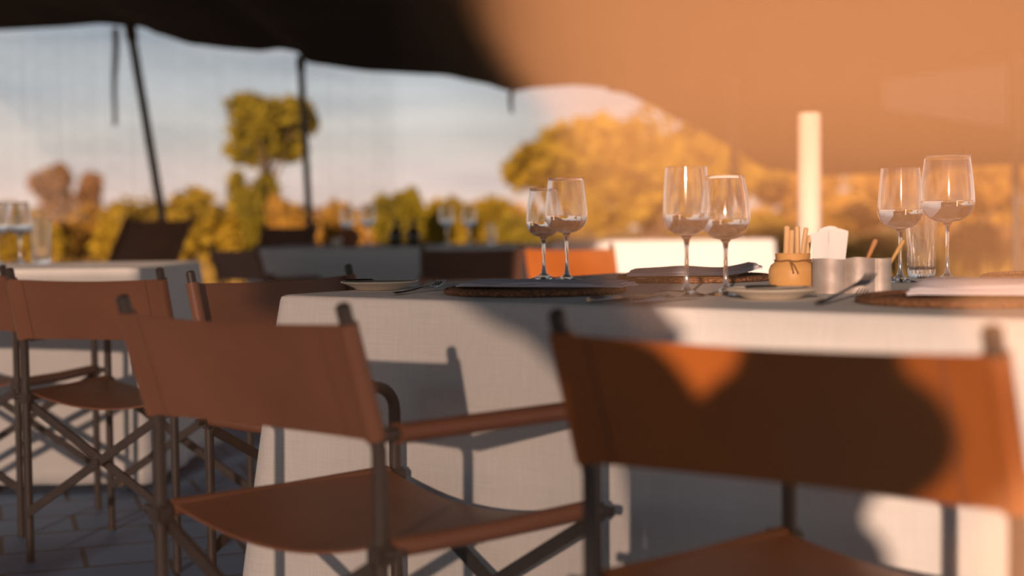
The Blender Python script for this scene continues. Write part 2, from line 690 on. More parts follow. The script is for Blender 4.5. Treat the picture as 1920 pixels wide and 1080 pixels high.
def chair(label, RL, RR, FL, FR, back=(0.596, 0.755), seat_z=0.443, arm_z=0.600, mat='leather', lean=0.045, slack=0.010):
    RL, RR, FL, FR = (Vector((p[0], p[1], 0)) for p in (RL, RR, FL, FR))
    c = (RL + RR + FL + FR) / 4
    root = thing('safari_chair', label, 'chair', (c.x, c.y, 0), 0, CHAIRS)
    RL, RR, FL, FR = RL - c, RR - c, FL - c, FR - c
    fwd = ((FL + FR) - (RL + RR)).normalized()
    across = (RR - RL).normalized()
    Z = lambda p, z: Vector((p.x, p.y, z))
    lth, stl = M[mat], M['steel_dark']
    b0, b1 = back
    R = 0.0108
    top = b1 + 0.028

    def post_at(p, z):
        return Z(p, z) - fwd * (lean * max(0.0, z - arm_z + 0.02) / 0.16)
    for p in (RL, RR):
        bm = bmesh.new()
        tube(bm, [Z(p, 0), Z(p, seat_z), post_at(p, arm_z - 0.02), post_at(p, arm_z + 0.03), post_at(p, top - 0.004), post_at(p, top)],
             [R, R, R, R, R, R * 0.6], 12)
        obj('back_post', bm, stl, root)
    for p, q in ((FL, RL), (FR, RR)):
        d = (q - p).normalized()
        bm = bmesh.new()
        pts_ = [Z(p, 0), Z(p, seat_z)]
        for k in range(7):
            a_ = math.pi / 2 * k / 6
            pts_.append(Z(p, arm_z - 0.045) + Vector((0, 0, 0.045 * math.sin(a_))) + d * 0.045 * (1 - math.cos(a_)))
        pts_.append(Z(q, arm_z))
        tube(bm, pts_, R, 12)
        obj('arm_frame', bm, stl, root)
        # leather sleeve over the arm
        L = (q - p).length
        bm = bmesh.new()
        A, B = Z(p, arm_z) + d * 0.05, Z(p, arm_z) + d * (L - 0.03)
        n_ = 8
        sidev = d.cross(Vector((0, 0, 1)))
        g = []
        for k in range(n_ + 1):
            m_ = A.lerp(B, k / n_)
            ring = []
            for h in range(12):
                an = 2 * math.pi * h / 12
                ring.append(bm.verts.new(m_ + sidev * 0.0205 * math.cos(an) + Vector((0, 0, 0.0145 * math.sin(an)))))
            g.append(ring)
        for k in range(n_):
            for h in range(12):
                bm.faces.new((g[k][h], g[k][(h + 1) % 12], g[k + 1][(h + 1) % 12], g[k + 1][h]))
        bm.faces.new(g[0][::-1])
        bm.faces.new(g[-1])
        obj('armrest', bm, lth, root)
    # seat: sling rolled round both side rails
    bm = bmesh.new()
    ns, nt = 14, 12
    g = []
    for i in range(ns + 1):
        s = i / ns
        row = []
        for j in range(nt + 1):
            t = 0.04 + 0.92 * j / nt
            p = (RL.lerp(FL, t)).lerp(RR.lerp(FR, t), s)
            sag = 0.034 * (1 - (2 * s - 1) ** 2) * (0.75 + 0.5 * (2 * t - 1) ** 2)
            row.append(Z(p, seat_z + 0.010 - sag))
        g.append(row)
    sheet(bm, g, lambda i, j: Vector((0, 0, 1)), 0.0045)
    for a_, b_ in ((RL, FL), (RR, FR)):
        tube(bm, [Z(a_.lerp(b_, 0.04), seat_z), Z(a_.lerp(b_, 0.5), seat_z - 0.003), Z(a_.lerp(b_, 0.96), seat_z)], 0.0148, 12)
    obj('seat', bm, lth, root)
    for a_, b_ in ((RL, FL), (RR, FR)):
        bm = bmesh.new()
        tube(bm, [Z(a_, seat_z), Z(b_, seat_z)], 0.0095, 10)
        obj('seat_rail', bm, stl, root)
    # backrest: leather wrapped round the two back posts
    bm = bmesh.new()
    ns, nt = 18, 7
    g = []
    for i in range(ns + 1):
        s = i / ns
        row = []
        for j in range(nt + 1):
            t = j / nt
            z = b0 + (b1 - b0) * t
            p = post_at(RL, z).lerp(post_at(RR, z), s)
            bow = slack * (1 - (2 * s - 1) ** 2) * (0.6 + 0.8 * (1 - t))
            edge = -0.006 * math.sin(math.pi * s) * (1 if t > 0.99 else 0)
            row.append(p - fwd * (0.0145 - bow) + Vector((0, 0, edge)))
        g.append(row)
    sheet(bm, g, lambda i, j: -fwd, 0.0045)
    for p in (RL, RR):
        zs = [b0 + (b1 - b0) * k / 5 for k in range(6)]
        tube(bm, [post_at(p, z) for z in zs], 0.0150, 14)
    back_o = obj('backrest', bm, lth, root)
    # stitched seams beside the posts
    for s in (0.09, 0.91):
        bm = bmesh.new()
        pts_ = []
        for k in range(7):
            z = b0 + 0.004 + (b1 - b0 - 0.008) * k / 6
            t = (z - b0) / (b1 - b0)
            p = post_at(RL, z).lerp(post_at(RR, z), s)
            bow = slack * (1 - (2 * s - 1) ** 2) * (0.6 + 0.8 * (1 - t))
            pts_.append(p - fwd * (0.0152 - bow))
        tube(bm, pts_, 0.0012, 6)
        obj('seam', bm, M['leather_dark'], back_o)
    # crossed braces front and back, pivot bolts
    for a_, b_ in ((RL, RR), (FL, FR)):
        off = fwd * 0.012
        for p, q, sgn in ((a_, b_, 1), (b_, a_, -1)):
            bm = bmesh.new()
            bar(bm, Z(p, seat_z - 0.022) + off * sgn, Z(q, 0.13) + off * sgn, 0.022, 0.009, fwd)
            obj('cross_brace', bm, stl, root)
        bm = bmesh.new()
        m_ = Z((a_ + b_) / 2, (seat_z - 0.022 + 0.13) / 2)
        tube(bm, [m_ - fwd * 0.024, m_ + fwd * 0.024], 0.008, 10)
        obj('pivot_bolt', bm, stl, root)
    for p in (RL, RR, FL, FR):
        sg = 1 if (p - (RL + FL) / 2).length > (p - (RR + FR) / 2).length else -1
        bm = bmesh.new()
        box(bm, Z(p, seat_z - 0.006), (0.034, 0.030, 0.030), math.atan2(across.y, across.x), 0.005)
        tube(bm, [Z(p, seat_z - 0.002), Z(p, seat_z - 0.002) + across * 0.034 * sg], 0.0085, 10)
        obj('hinge', bm, stl, root)
    return root


def chair_at(label, mid, ang, width=0.48, depth=0.42, **kw):
    """A chair from the middle of its back and the direction (degrees) it faces."""
    f = Vector((math.cos(math.radians(ang)), math.sin(math.radians(ang))))
    r = Vector((f.y, -f.x))
    m = Vector(mid)
    RL, RR = m - r * width / 2, m + r * width / 2
    return chair(label, RL, RR, RL + f * depth, RR + f * depth, **kw)


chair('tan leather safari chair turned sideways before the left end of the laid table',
      (-0.557, 2.219), (-0.183, 1.918), (-0.213, 2.53), (0.123, 2.187), mat='leather_shade')
chair('tan leather safari chair with its wide back to us, largest chair at the right',
      (0.094, 1.727), (0.502, 1.402), (0.3865, 1.985), (0.785, 1.67))
chair('brown leather safari chair facing the left table, nearest chair at the left edge',
      (-1.29, 3.75), (-0.868, 3.62), (-1.18, 4.13), (-0.75, 4.02), mat='leather_shade')
chair('brown leather safari chair at the picture edge, beyond the left chair back',
      (-1.90, 4.17), (-1.417, 4.05), (-1.79, 4.56), (-1.31, 4.44), mat='leather_shade')
chair('brown leather safari chair drawn up to the narrow left end of the laid table',
      (-0.700, 3.25), (-0.379, 3.633), (-0.455, 3.05), (-0.134, 3.43), mat='leather_shade')
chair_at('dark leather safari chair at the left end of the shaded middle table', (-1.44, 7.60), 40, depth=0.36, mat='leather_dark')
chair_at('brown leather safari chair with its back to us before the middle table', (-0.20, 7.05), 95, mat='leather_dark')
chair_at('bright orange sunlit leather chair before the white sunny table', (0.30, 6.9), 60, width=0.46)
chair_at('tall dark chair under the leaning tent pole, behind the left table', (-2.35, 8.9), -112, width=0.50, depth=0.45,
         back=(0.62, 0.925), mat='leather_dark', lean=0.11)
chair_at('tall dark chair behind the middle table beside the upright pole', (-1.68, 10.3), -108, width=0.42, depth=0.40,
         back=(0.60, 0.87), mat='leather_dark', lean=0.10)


# ------------------------------------------------------------------ tables and cloths
chair_at('brown leather safari chair outside the frame whose shadow lies on the pavers at lower left', (-2.12, -0.05), 84, mat='leather_shade')


def dining_table(label, cloth_label, corner, ang, L, W, flare=(0.03, 0.12, 0.04, 0.04), hem=0.03):
    """corner = near left corner of the top; ang = direction of the near edge. flare: near, left, far, right skirts."""
    u = Vector((math.cos(ang), math.sin(ang), 0))
    v = Vector((-math.sin(ang), math.cos(ang), 0))
    c = Vector((corner[0], corner[1], 0))
    base = c + u * L / 2 + v * W / 2
    t = thing('dining_table', label, 'table', base, ang, 'dining tables')
    bm = bmesh.new()
    box(bm, (0, 0, 0.728), (L - 0.03, W - 0.03, 0.03), 0, 0.006)
    obj('tabletop', bm, M['tabletop'], t)
    for sx in (-1, 1):
        for sy in (-1, 1):
            bm = bmesh.new()
            bar(bm, (sx * (L / 2 - 0.12), sy * (W / 2 - 0.12), 0), (sx * (L / 2 - 0.12), sy * (W / 2 - 0.12), 0.713), 0.05, 0.05, Vector((1, 0, 0)))
            obj('leg', bm, M['tabletop'], t, smooth=False)
    # cloth: loop of perimeter points, rows going inwards over the top and down the skirt
    hx, hy = L / 2, W / 2
    rad = 0.035
    loop = []
    segs = []

    def edge(x0, y0, x1, y1, nrm, n, fl):
        for k in range(n):
            s = k / n
            segs.append((x0 + (x1 - x0) * s, y0 + (y1 - y0) * s, nrm[0], nrm[1], fl))

    def arc(cx, cy_, a0, fl0, fl1):
        for k in range(8):
            a_ = a0 + math.pi / 2 * k / 8
            w = k / 8
            bulge = 0.03 * math.sin(math.pi * w)
            segs.append((cx + rad * math.cos(a_), cy_ + rad * math.sin(a_), math.cos(a_), math.sin(a_), fl0 * (1 - w) + fl1 * w + bulge))
    fn, fl_, ff, fr = flare
    edge(-hx + rad, -hy, hx - rad, -hy, (0, -1), 60, fn)
    arc(hx - rad, -hy + rad, -math.pi / 2, fn, fr)
    edge(hx, -hy + rad, hx, hy - rad, (1, 0), 30, fr)
    arc(hx - rad, hy - rad, 0, fr, ff)
    edge(hx - rad, hy, -hx + rad, hy, (0, 1), 60, ff)
    arc(-hx + rad, hy - rad, math.pi / 2, ff, fl_)
    edge(-hx, hy - rad, -hx, -hy + rad, (-1, 0), 30, fl_)
    arc(-hx + rad, -hy + rad, math.pi, fl_, fn)
    n = len(segs)
    rows = []
    TOP = 0.750
    for k in range(9):
        d_ = k / 8
        rows.append(('top', d_))
    bm = bmesh.new()
    rings = []
    ph = random.random() * 6
    # top disc rows from inner ring to rim
    for k in range(4):
        f = (0.4, 0.8, 0.97, 0.993)[k]
        rings.append([bm.verts.new((x * f, y * f, TOP)) for (x, y, nx, ny, fl) in segs])
    rings.append([bm.verts.new((x + nx * 0.001, y + ny * 0.001, TOP - 0.003)) for (x, y, nx, ny, fl) in segs])
    rings.append([bm.verts.new((x + nx * 0.004, y + ny * 0.004, TOP - 0.010)) for (x, y, nx, ny, fl) in segs])
    nrow = 16
    acc = 0.0
    for r_ in range(1, nrow + 1):
        d_ = r_ / nrow
        z = TOP - 0.010 - (TOP - 0.010 - hem) * d_
        ring = []
        for i, (x, y, nx, ny, fl) in enumerate(segs):
            s = (x if abs(ny) > abs(nx) else y) * 2 * math.pi
            wave = (0.010 * math.sin(s * 1.9 + ph) + 0.006 * math.sin(s * 4.3 + 2 + ph)) * d_
            o_ = 0.004 + fl * d_ ** 0.9 + wave
            ring.append(bm.verts.new((x + nx * o_, y + ny * o_, z)))
        rings.append(ring)
    for a_, b_ in zip(rings, rings[1:]):
        for k in range(n):
            bm.faces.new((a_[k], a_[(k + 1) % n], b_[(k + 1) % n], b_[k]))
    bm.faces.new(rings[0][::-1])
    o = obj('tablecloth', bm, M['linen'])
    o.location = base
    o.rotation_euler = (0, 0, ang)
    tag(o, cloth_label, 'tablecloth', 'floor-length white tablecloths')
    md = o.modifiers.new('thickness', 'SOLIDIFY')
    md.thickness = 0.002
    md.offset = -1
    return base, u, v


ANG = math.radians(-37.6)
CORNER = at(515, 553, Z=0.75)
BASE, U, V = dining_table('large laid dining table under a white cloth in the middle of the picture',
                          'white linen cloth hanging to the floor over the large laid table', CORNER, ANG, 2.2, 1.24,
                          flare=(0.02, 0.10, 0.03, 0.03))
dining_table('dining table under a white cloth at the far left of the tent',
             'white cloth on the table at the far left, behind the left chair back', (-2.85, 4.80), math.radians(-2), 1.60, 0.85)
dining_table('dining table under a shaded cloth in the middle distance',
             'shaded greyish white cloth on the table in the middle distance', (-1.50, 8.25), math.radians(-3), 1.75, 1.1)
dining_table('dining table under a sunlit cloth behind the orange chair',
             'brilliant sunlit white cloth on the table behind the orange chair', (0.30, 9.75), math.radians(-2), 1.5, 0.72)
TOPZ = 0.7505


def on_table(px, py):
    p = at(px, py, Z=TOPZ)
    return p


# ------------------------------------------------------------------ wine glasses and tumblers
GL = 'wine glasses set on the tables'


def glass_profile(H, R, r0, bowl=0.47, wall=0.0013, foot=0.036):
    zb = bowl * H
    zm = zb + 0.20 * H
    p = [(0, 0), (foot * 0.96, 0), (foot, 0.0012), (foot * 0.96, 0.0026), (foot * 0.55, 0.006), (0.0075, 0.014), (0.0045, 0.026),
         (0.0038, zb * 0.5), (0.0040, zb * 0.80), (0.0056, zb * 0.93)]
    outer = []
    zm = zb + 0.165 * H
    for k in range(1, 17):
        t = math.pi / 2 * k / 16
        outer.append((0.0060 + (R - 0.0060) * math.sin(t) ** 0.95, zb + (zm - zb) * (1 - math.cos(t))))
    for k in range(1, 15):
        t = k / 14
        outer.append((R + (r0 - R) * (t ** 1.45), zm + (H - zm) * t))
    p += outer
    inner = []
    for (r, z) in reversed(outer):
        if r > 0.010:
            inner.append((max(r - wall, 0.001), z if z > zb + 0.006 else zb + 0.006))
    p += [(r0 - wall * 0.5, H + wall * 0.5)]
    p += inner
    p += [(0, inner[-1][1] - 0.001)]
    return p


def wine_glass(label, p, H, R, r0, bowl=0.47, wall=0.0013, **kw):
    root = thing('wine_glass', label, 'wine glass', (p[0], p[1], p[2] if len(p) > 2 else TOPZ), 0, GL)
    prof = glass_profile(H, R, r0, bowl, wall, **kw)
    bm = bmesh.new()
    lathe(bm, prof, 44)
    obj('glass_body', bm, M['glass'], root)
    # clear drink filling the lower bowl up to its widest part
    zb, zf = bowl * H, bowl * H + 0.172 * H
    zm = zb + 0.165 * H
    lp = [(0, zb + 0.0058)]
    for k in range(2, 17):
        t = math.pi / 2 * k / 16
        z = zb + (zm - zb) * (1 - math.cos(t))
        r = 0.0060 + (R - 0.0060) * math.sin(t) ** 0.95 - wall * 0.6
        if z > zb + 0.0058:
            lp.append((r, z))
    lp += [(lp[-1][0], zf), (lp[-1][0] - 0.0015, zf - 0.0006), (0, zf - 0.0008)]
    bm = bmesh.new()
    lathe(bm, lp, 44)
    obj('drink', bm, M['water'], root)
    return root


def gl(label, px, py, H, R, r0, **kw):
    return wine_glass(label, on_table(px, py), H, R, r0, **kw)


gl('smaller wine glass of the left pair, beside the left grey napkin', 1020, 524, 0.215, 0.041, 0.031)
gl('larger wine glass of the left pair, overlapping the smaller one', 1063, 527, 0.236, 0.049, 0.040)
gl('tall slim wine glass, left of the middle pair', 1288, 555, 0.232, 0.0425, 0.0375)
gl('shorter round wine glass, right of the middle pair', 1361, 553, 0.216, 0.0445, 0.034)
gl('smaller wine glass of the right pair, beside the metal caddy', 1688, 529, 0.241, 0.047, 0.040)
gl('tallest wine glass, with the widest bowl, right of the ribbed tumbler', 1776, 526, 0.268, 0.057, 0.047)
far_glass = wine_glass('wine glass at the left edge of the far left table, beside a tumbler', at(38, 490, Y=5.45)[:2], 0.235, 0.046, 0.037)
for k, (lab, px, Y, s) in enumerate((
        ('wine glass half out of the picture at the left edge', -6, 5.35, 1.0),
        ('left one of two wine glasses beside the clay pot on the middle table', 652, 8.9, 1.0),
        ('right one of two wine glasses beside the clay pot on the middle table', 690, 8.75, 1.08),
        ('left one of two wine glasses at the right end of the middle table', 838, 8.85, 1.05),
        ('right one of two wine glasses at the right end of the middle table', 880, 9.0, 1.0))):
    p = at(px, 440, Y=Y)
    copy_tree(far_glass, (p.x, p.y, TOPZ), 0, lab, s)


def tumbler(label, p, H=0.135, R=0.034, ribs=18, group='drinking tumblers'):
    root = thing('tumbler', label, 'tumbler', (p[0], p[1], TOPZ), 0, group)
    wob = lambda a, z: 1.0 + (0.045 * math.cos(ribs * a) if 0.006 < z < 0.06 else 0.0)
    bm = bmesh.new()
    prof = [(0, 0.001), (R * 0.80, 0), (R * 0.84, 0.003), (R * 0.85, 0.010), (R * 0.86, 0.022), (R * 0.875, 0.036), (R * 0.89, 0.052), (R * 0.94, 0.09), (R, H),
            (R - 0.001, H + 0.001), (R - 0.0022, H), (R * 0.94 - 0.0022, 0.09), (R * 0.885 - 0.0024, 0.05), (R * 0.85 - 0.003, 0.024), (R * 0.6, 0.019), (0, 0.018)]
    lathe(bm, prof, 90, wob=wob)
    obj('glass_body', bm, M['glass'], root)
    return root


tumbler('tall clear tumbler with ribbed base between the right pair of glasses', on_table(1728, 521), 0.142, 0.0345)
tb = tumbler('clear tumbler beside the wine glass on the far left table', at(78, 492, Y=5.35), 0.17, 0.040)
p = at(922, 440, Y=8.7)
copy_tree(tb, (p.x, p.y, TOPZ), 0, 'small tumbler at the right end of the middle table', 0.75)


# ------------------------------------------------------------------ place settings
def charger(label, p, r=0.178):
    root = thing('charger_plate', label, 'charger plate', (p[0], p[1], TOPZ), 0, 'woven rattan charger plates')
    bm = bmesh.new()
    prof = [(0, 0.001), (r * 0.93, 0.0)]
    lathe(bm, [(0, 0), (r * 0.9, 0), (r * 0.92, 0.004), (r * 0.80, 0.009), (r * 0.74, 0.006), (0, 0.005)], 64)
    obj('plate_body', bm, M['rattan'], root)
    # coiled rim: a stack of rounded coils with wrapped strands
    bm = bmesh.new()
    for rr, z, t in ((r * 0.962, 0.0058, 0.0052), (r * 0.912, 0.0088, 0.0046), (r * 0.866, 0.0082, 0.0042)):
        n = 150
        rings = []
        for k in range(n):
            a = 2 * math.pi * k / n
            th = t * (1 + 0.10 * math.cos(math.pi * k))
            ring = []
            for h in range(8):
                b_ = 2 * math.pi * h / 8
                ring.append(bm.verts.new(((rr + th * math.cos(b_)) * math.cos(a), (rr + th * math.cos(b_)) * math.sin(a), z + th * math.sin(b_))))
            rings.append(ring)
        for k in range(n):
            A, B = rings[k], rings[(k + 1) % n]
            for h in range(8):
                bm.faces.new((A[h], A[(h + 1) % 8], B[(h + 1) % 8], B[h]))
    obj('coiled_rim', bm, M['rattan'], root)
    return root


def napkin(label, p, ang, L, W, H, lift=0.0, layers=3, lump=0.0):
    root = thing('napkin', label, 'napkin', (p[0], p[1], p[2]), ang, 'folded linen napkins')
    for k in range(layers):
        bm = bmesh.new()
        h = H / layers
        nl, nw = 22, 8
        g = []
        for i in range(nl + 1):
            s = i / nl
            row = []
            for j in range(nw + 1):
                t = j / nw
                x = (s - 0.5) * (L - 0.008 * k)
                y = (t - 0.5) * (W - 0.006 * k) + 0.002 * k
                e = min(1.0, 6 * min(t, 1 - t) + 0.55) * min(1.0, 12 * min(s, 1 - s) + 0.6)
                z = h * (k + 1) * e + 0.0022 * math.sin(s * 9 + k * 1.7) * math.sin(t * 5 + k) + lump * math.exp(-((s - 0.45) / 0.2) ** 2) * math.sin(math.pi * t)
                if lift:
                    z += lift * max(0.0, (s - 0.72) / 0.28) ** 1.5
                row.append(Vector((x, y, z)))
            g.append(row)
        sheet(bm, g, lambda i, j: Vector((0, 0, 1)), h * 0.86)
        obj('fold', bm, M['napkin'], root)
    return root


def side_plate(label, p, r=0.078):
    root = thing('side_plate', label, 'plate', (p[0], p[1], TOPZ), 0, 'cream side plates')
    bm = bmesh.new()
    lathe(bm, [(0, 0.0015), (r * 0.56, 0.0), (r * 0.60, 0.0015), (r * 0.66, 0.005), (r * 0.93, 0.0135), (r, 0.0155), (r * 1.005, 0.0168), (r * 0.985, 0.0176),
               (r * 0.92, 0.0160), (r * 0.66, 0.0085), (r * 0.58, 0.0058), (0, 0.0052)], 56)
    obj('plate_body', bm, M['china'], root)
    bm = bmesh.new()
    tube(bm, [(r * 0.985 * math.cos(2 * math.pi * k / 48), r * 0.985 * math.sin(2 * math.pi * k / 48), 0.0172) for k in range(49)], 0.0014, 6, cap=False)
    obj('rim', bm, M['china'], root)
    return root


def flat_rod(bm, stations, seg=12):
    """stations: (x, z, halfwidth, halfthick) along x."""
    rings = []
    for (x, z, w, t) in stations:
        rings.append([bm.verts.new((x, w * math.cos(2 * math.pi * k / seg), z + t * math.sin(2 * math.pi * k / seg))) for k in range(seg)])
    for a, b in zip(rings, rings[1:]):
        for k in range(seg):
            bm.faces.new((a[k], a[(k + 1) % seg], b[(k + 1) % seg], b[k]))
    bm.faces.new(rings[0][::-1])
    bm.faces.new(rings[-1])


CUT = 'table cutlery'


def fork(label, p, ang, tilt=0.0, L=0.2, z=TOPZ):
    root = thing('fork', label, 'fork', (p[0], p[1], z), ang, CUT)
    root.rotation_euler = (0, -tilt, ang)
    bm = bmesh.new()
    flat_rod(bm, [(0, 0.004, 0.003, 0.0015), (0.004, 0.004, 0.0075, 0.0026), (0.03, 0.0038, 0.0075, 0.0026), (0.075, 0.004, 0.004, 0.0022), (0.12, 0.0065, 0.003, 0.0020),
                  (0.135, 0.0060, 0.0055, 0.0018), (0.148, 0.0045, 0.0115, 0.0014), (0.156, 0.0042, 0.0122, 0.0013)])
    obj('handle', bm, M['silver'], root)
    for k in range(4):
        y = (k - 1.5) * 0.0064
        bm = bmesh.new()
        tube(bm, [(0.153, y, 0.0042), (0.165, y, 0.0042), (0.18, y, 0.0065), (0.195, y * 0.95, 0.0115), (0.203, y * 0.93, 0.0150)], [0.0021, 0.0020, 0.0019, 0.0016, 0.0009], 8)
        obj('tine', bm, M['silver'], root)
    return root


def knife(label, p, ang, z=TOPZ, s=1.0, tilt=0.0):
    root = thing('knife', label, 'knife', (p[0], p[1], z), ang, CUT)
    root.scale = (s, s, s)
    root.rotation_euler = (0, -tilt, ang)
    bm = bmesh.new()
    flat_rod(bm, [(0, 0.006, 0.004, 0.003), (0.004, 0.006, 0.008, 0.0045), (0.04, 0.006, 0.0085, 0.005), (0.085, 0.006, 0.0065, 0.0042), (0.093, 0.006, 0.005, 0.0035)])
    obj('handle', bm, M['silver'], root)
    bm = bmesh.new()
    flat_rod(bm, [(0.091, 0.006, 0.005, 0.0025), (0.10, 0.006, 0.009, 0.0012), (0.15, 0.006, 0.0095, 0.0010), (0.19, 0.006, 0.0080, 0.0008), (0.208, 0.006, 0.003, 0.0006)])
    obj('blade', bm, M['silver'], root)
    return root


def spoon(label, p, ang, z=TOPZ, s=1.0):
    root = thing('spoon', label, 'spoon', (p[0], p[1], z), ang, CUT)
    root.scale = (s, s, s)
    bm = bmesh.new()
    flat_rod(bm, [(0, 0.004, 0.003, 0.0015), (0.004, 0.004, 0.0078, 0.0026), (0.03, 0.004, 0.0075, 0.0026), (0.075, 0.0055, 0.004, 0.0022), (0.125, 0.010, 0.003, 0.0020), (0.137, 0.0105, 0.004, 0.0018)])
    obj('handle', bm, M['silver'], root)
    bm = bmesh.new()
    g = []
    for i in range(15):
        s_ = i / 14
        x = 0.132 + 0.066 * s_
        w = 0.0215 * math.sin(math.pi * (0.06 + 0.9 * s_ ** 0.85)) ** 0.7
        row = []
        for j in range(11):
            t = j / 10 * 2 - 1
            dz = -0.0085 * (1 - t * t) * math.sin(math.pi * (0.05 + 0.9 * s_))
            row.append(Vector((x, w * t, 0.0115 + dz)))
        g.append(row)
    sheet(bm, g, lambda i, j: Vector((0, 0, 1)), 0.0012)
    obj('bowl', bm, M['silver'], root)
    return root


VANG = math.atan2(V.y, V.x)
UANG = math.atan2(U.y, U.x)


def rel(u, v, z=TOPZ):
    q = Vector((CORNER.x, CORNER.y, 0)) + U * u + V * v
    return Vector((q.x, q.y, z))


# left setting
pl = on_table(1003, 549)
charger('woven brown rattan charger under the grey folded napkin at the left', pl, 0.178)
pn = on_table(1035, 548)
napkin('lavender grey folded napkin on the left charger', (pn.x - 0.01, pn.y, TOPZ + 0.0142), math.radians(-20), 0.335, 0.115, 0.009, layers=3)
q = on_table(711, 543)
side_plate('cream side plate near the left corner of the laid table', q, 0.080)
knife('dark looking butter knife resting across the left cream plate', (q.x - 0.074, q.y + 0.000), math.radians(12), z=TOPZ + 0.0155, s=0.66)
p = on_table(738, 554)
fork('fork between the left cream plate and the left charger', (p.x, p.y), math.radians(66), tilt=0.03)
p = on_table(1104, 569)
knife('knife just right of the left charger, first of the two', (p.x, p.y), VANG - 0.06)
p = on_table(1157, 566)
spoon('soup spoon lying between the two knives right of the left charger', (p.x, p.y), VANG - 0.10)
p = on_table(1186, 572)
knife('knife nearest the middle wine glasses, right of the soup spoon', (p.x, p.y), VANG - 0.02)
p = on_table(1085, 531)
spoon('dessert spoon lying crosswise behind the left pair of glasses', (p.x + 0.02, p.y + 0.06), math.radians(-30), s=0.95)
p = on_table(1225, 533)
fork('dessert fork lying crosswise behind the knives', (p.x, p.y), math.radians(-150), tilt=0.02)

# far setting, across the table
pb = on_table(1302, 525)
charger('rattan charger at the far side of the table behind the middle glasses', pb, 0.180)
napkin('pinkish white napkin with one end turned up on the far charger', (pb.x - 0.005, pb.y - 0.01, TOPZ + 0.0142), math.radians(-4), 0.30, 0.15, 0.012, lift=0.016, layers=3, lump=0.009)

# right setting
p = on_table(1448, 560)
side_plate('cream side plate in front of the wooden pot', p, 0.080)
knife('butter knife resting across the plate in front of the wooden pot', (p.x - 0.045, p.y + 0.012), math.radians(8), z=TOPZ + 0.0165, s=0.60)
p = on_table(1532, 574)
fork('fork with raised tines beside the right charger', (p.x, p.y), math.radians(51), tilt=0.15)
pr = on_table(1605, 566)
pc = Vector((pr.x + 0.168, pr.y - 0.05, TOPZ))
charger('rattan charger under the white napkin at the right edge of the picture', pc, 0.178)
napkin('white folded napkin on the right charger', (pc.x + 0.095, pc.y + 0.035, TOPZ + 0.0142), math.radians(-22), 0.34, 0.15, 0.021, layers=3)
p = on_table(1845, 525)
charger('rattan charger across the table at the right edge, behind the tallest glass', (p.x + 0.165, p.y - 0.02), 0.172)


# ------------------------------------------------------------------ wooden pot with sticks, metal caddy
p = on_table(1487, 545)
pot = thing('wooden_pot', 'small round pale wooden pot tied with string, full of sticks', 'pot', p)
bm = bmesh.new()
lathe(bm, [(0, 0), (0.036, 0), (0.041, 0.004), (0.0455, 0.016), (0.0465, 0.028), (0.0455, 0.040), (0.042, 0.049), (0.034, 0.0545), (0.0315, 0.058), (0.0325, 0.064), (0.033, 0.071),
           (0.0315, 0.0715), (0.029, 0.064), (0.028, 0.050), (0.028, 0.012), (0, 0.011)], 44)
obj('pot_body', bm, M['gourd'], pot)
bm = bmesh.new()
tube(bm, [(0.0335 * math.cos(2 * math.pi * k / 40), 0.0335 * math.sin(2 * math.pi * k / 40), 0.0575 + 0.001 * math.sin(k)) for k in range(41)], 0.0018, 6, cap=False)
tube(bm, [(-0.012, -0.033, 0.058), (-0.011, -0.0425, 0.050), (-0.0095, -0.0462, 0.040), (-0.008, -0.047, 0.034)], 0.0016, 6)
tube(bm, [(-0.012, -0.033, 0.058), (-0.006, -0.0425, 0.050), (-0.002, -0.0472, 0.040), (0.0005, -0.0482, 0.034)], 0.0016, 6)
tube(bm, [(0.02, -0.028, 0.060), (0.029, -0.032, 0.055), (0.037, -0.030, 0.049), (0.041, -0.024, 0.044)], 0.0016, 6)
obj('string_tie', bm, M['string'], pot)
base = Vector(p)
for k, (dx, dy, tx, ty, h, r) in enumerate(((-0.020, -0.006, -0.012, -0.006, 0.124, 0.0054), (-0.004, -0.010, -0.0035, -0.009, 0.116, 0.0050), (0.006, 0.006, 0.0095, 0.006, 0.123, 0.0048),
                                            (0.013, -0.006, 0.0235, -0.008, 0.120, 0.0046), (0.018, 0.008, 0.034, 0.009, 0.105, 0.0045))):
    lab = ('leftmost and tallest pale stick in the wooden pot', 'short bent stick second from left in the wooden pot', 'middle straight stick in the wooden pot',
           'stick fourth from left in the wooden pot, leaning right', 'rightmost stick in the wooden pot, leaning towards the paper sachets')[k]
    bm = bmesh.new()
    a = Vector((dx, dy, 0.014))
    b = Vector((tx, ty, h))
    mid = a.lerp(b, 0.6) + Vector((0.0015 * (-1) ** k, 0, 0))
    tube(bm, [a, mid, b - (b - a) * 0.02, b], [r, r * 1.05, r, r * 0.6], 10)
    tag(obj('wooden_stick', bm, M['stick'], None, loc=base), lab, 'stick', 'sticks in the wooden pot')

p = on_table(1596, 549)
cad = thing('metal_caddy', 'weathered wavy metal caddy holding paper sachets and wooden spoons', 'caddy', p, math.radians(-6))
bm = bmesh.new()
Hc = 0.0635


def caddy_outline(off):
    pts_ = []
    for k in range(120):
        a = 2 * math.pi * k / 120
        # three round cells side by side, merged
        best = 0
        for (cx, r) in ((-0.040, 0.0315), (0.004, 0.031), (0.0445, 0.0245)):
            pass
        pts_.append(a)
    return pts_


cells = [(-0.037, 0.033), (0.013, 0.033), (0.050, 0.0215)]


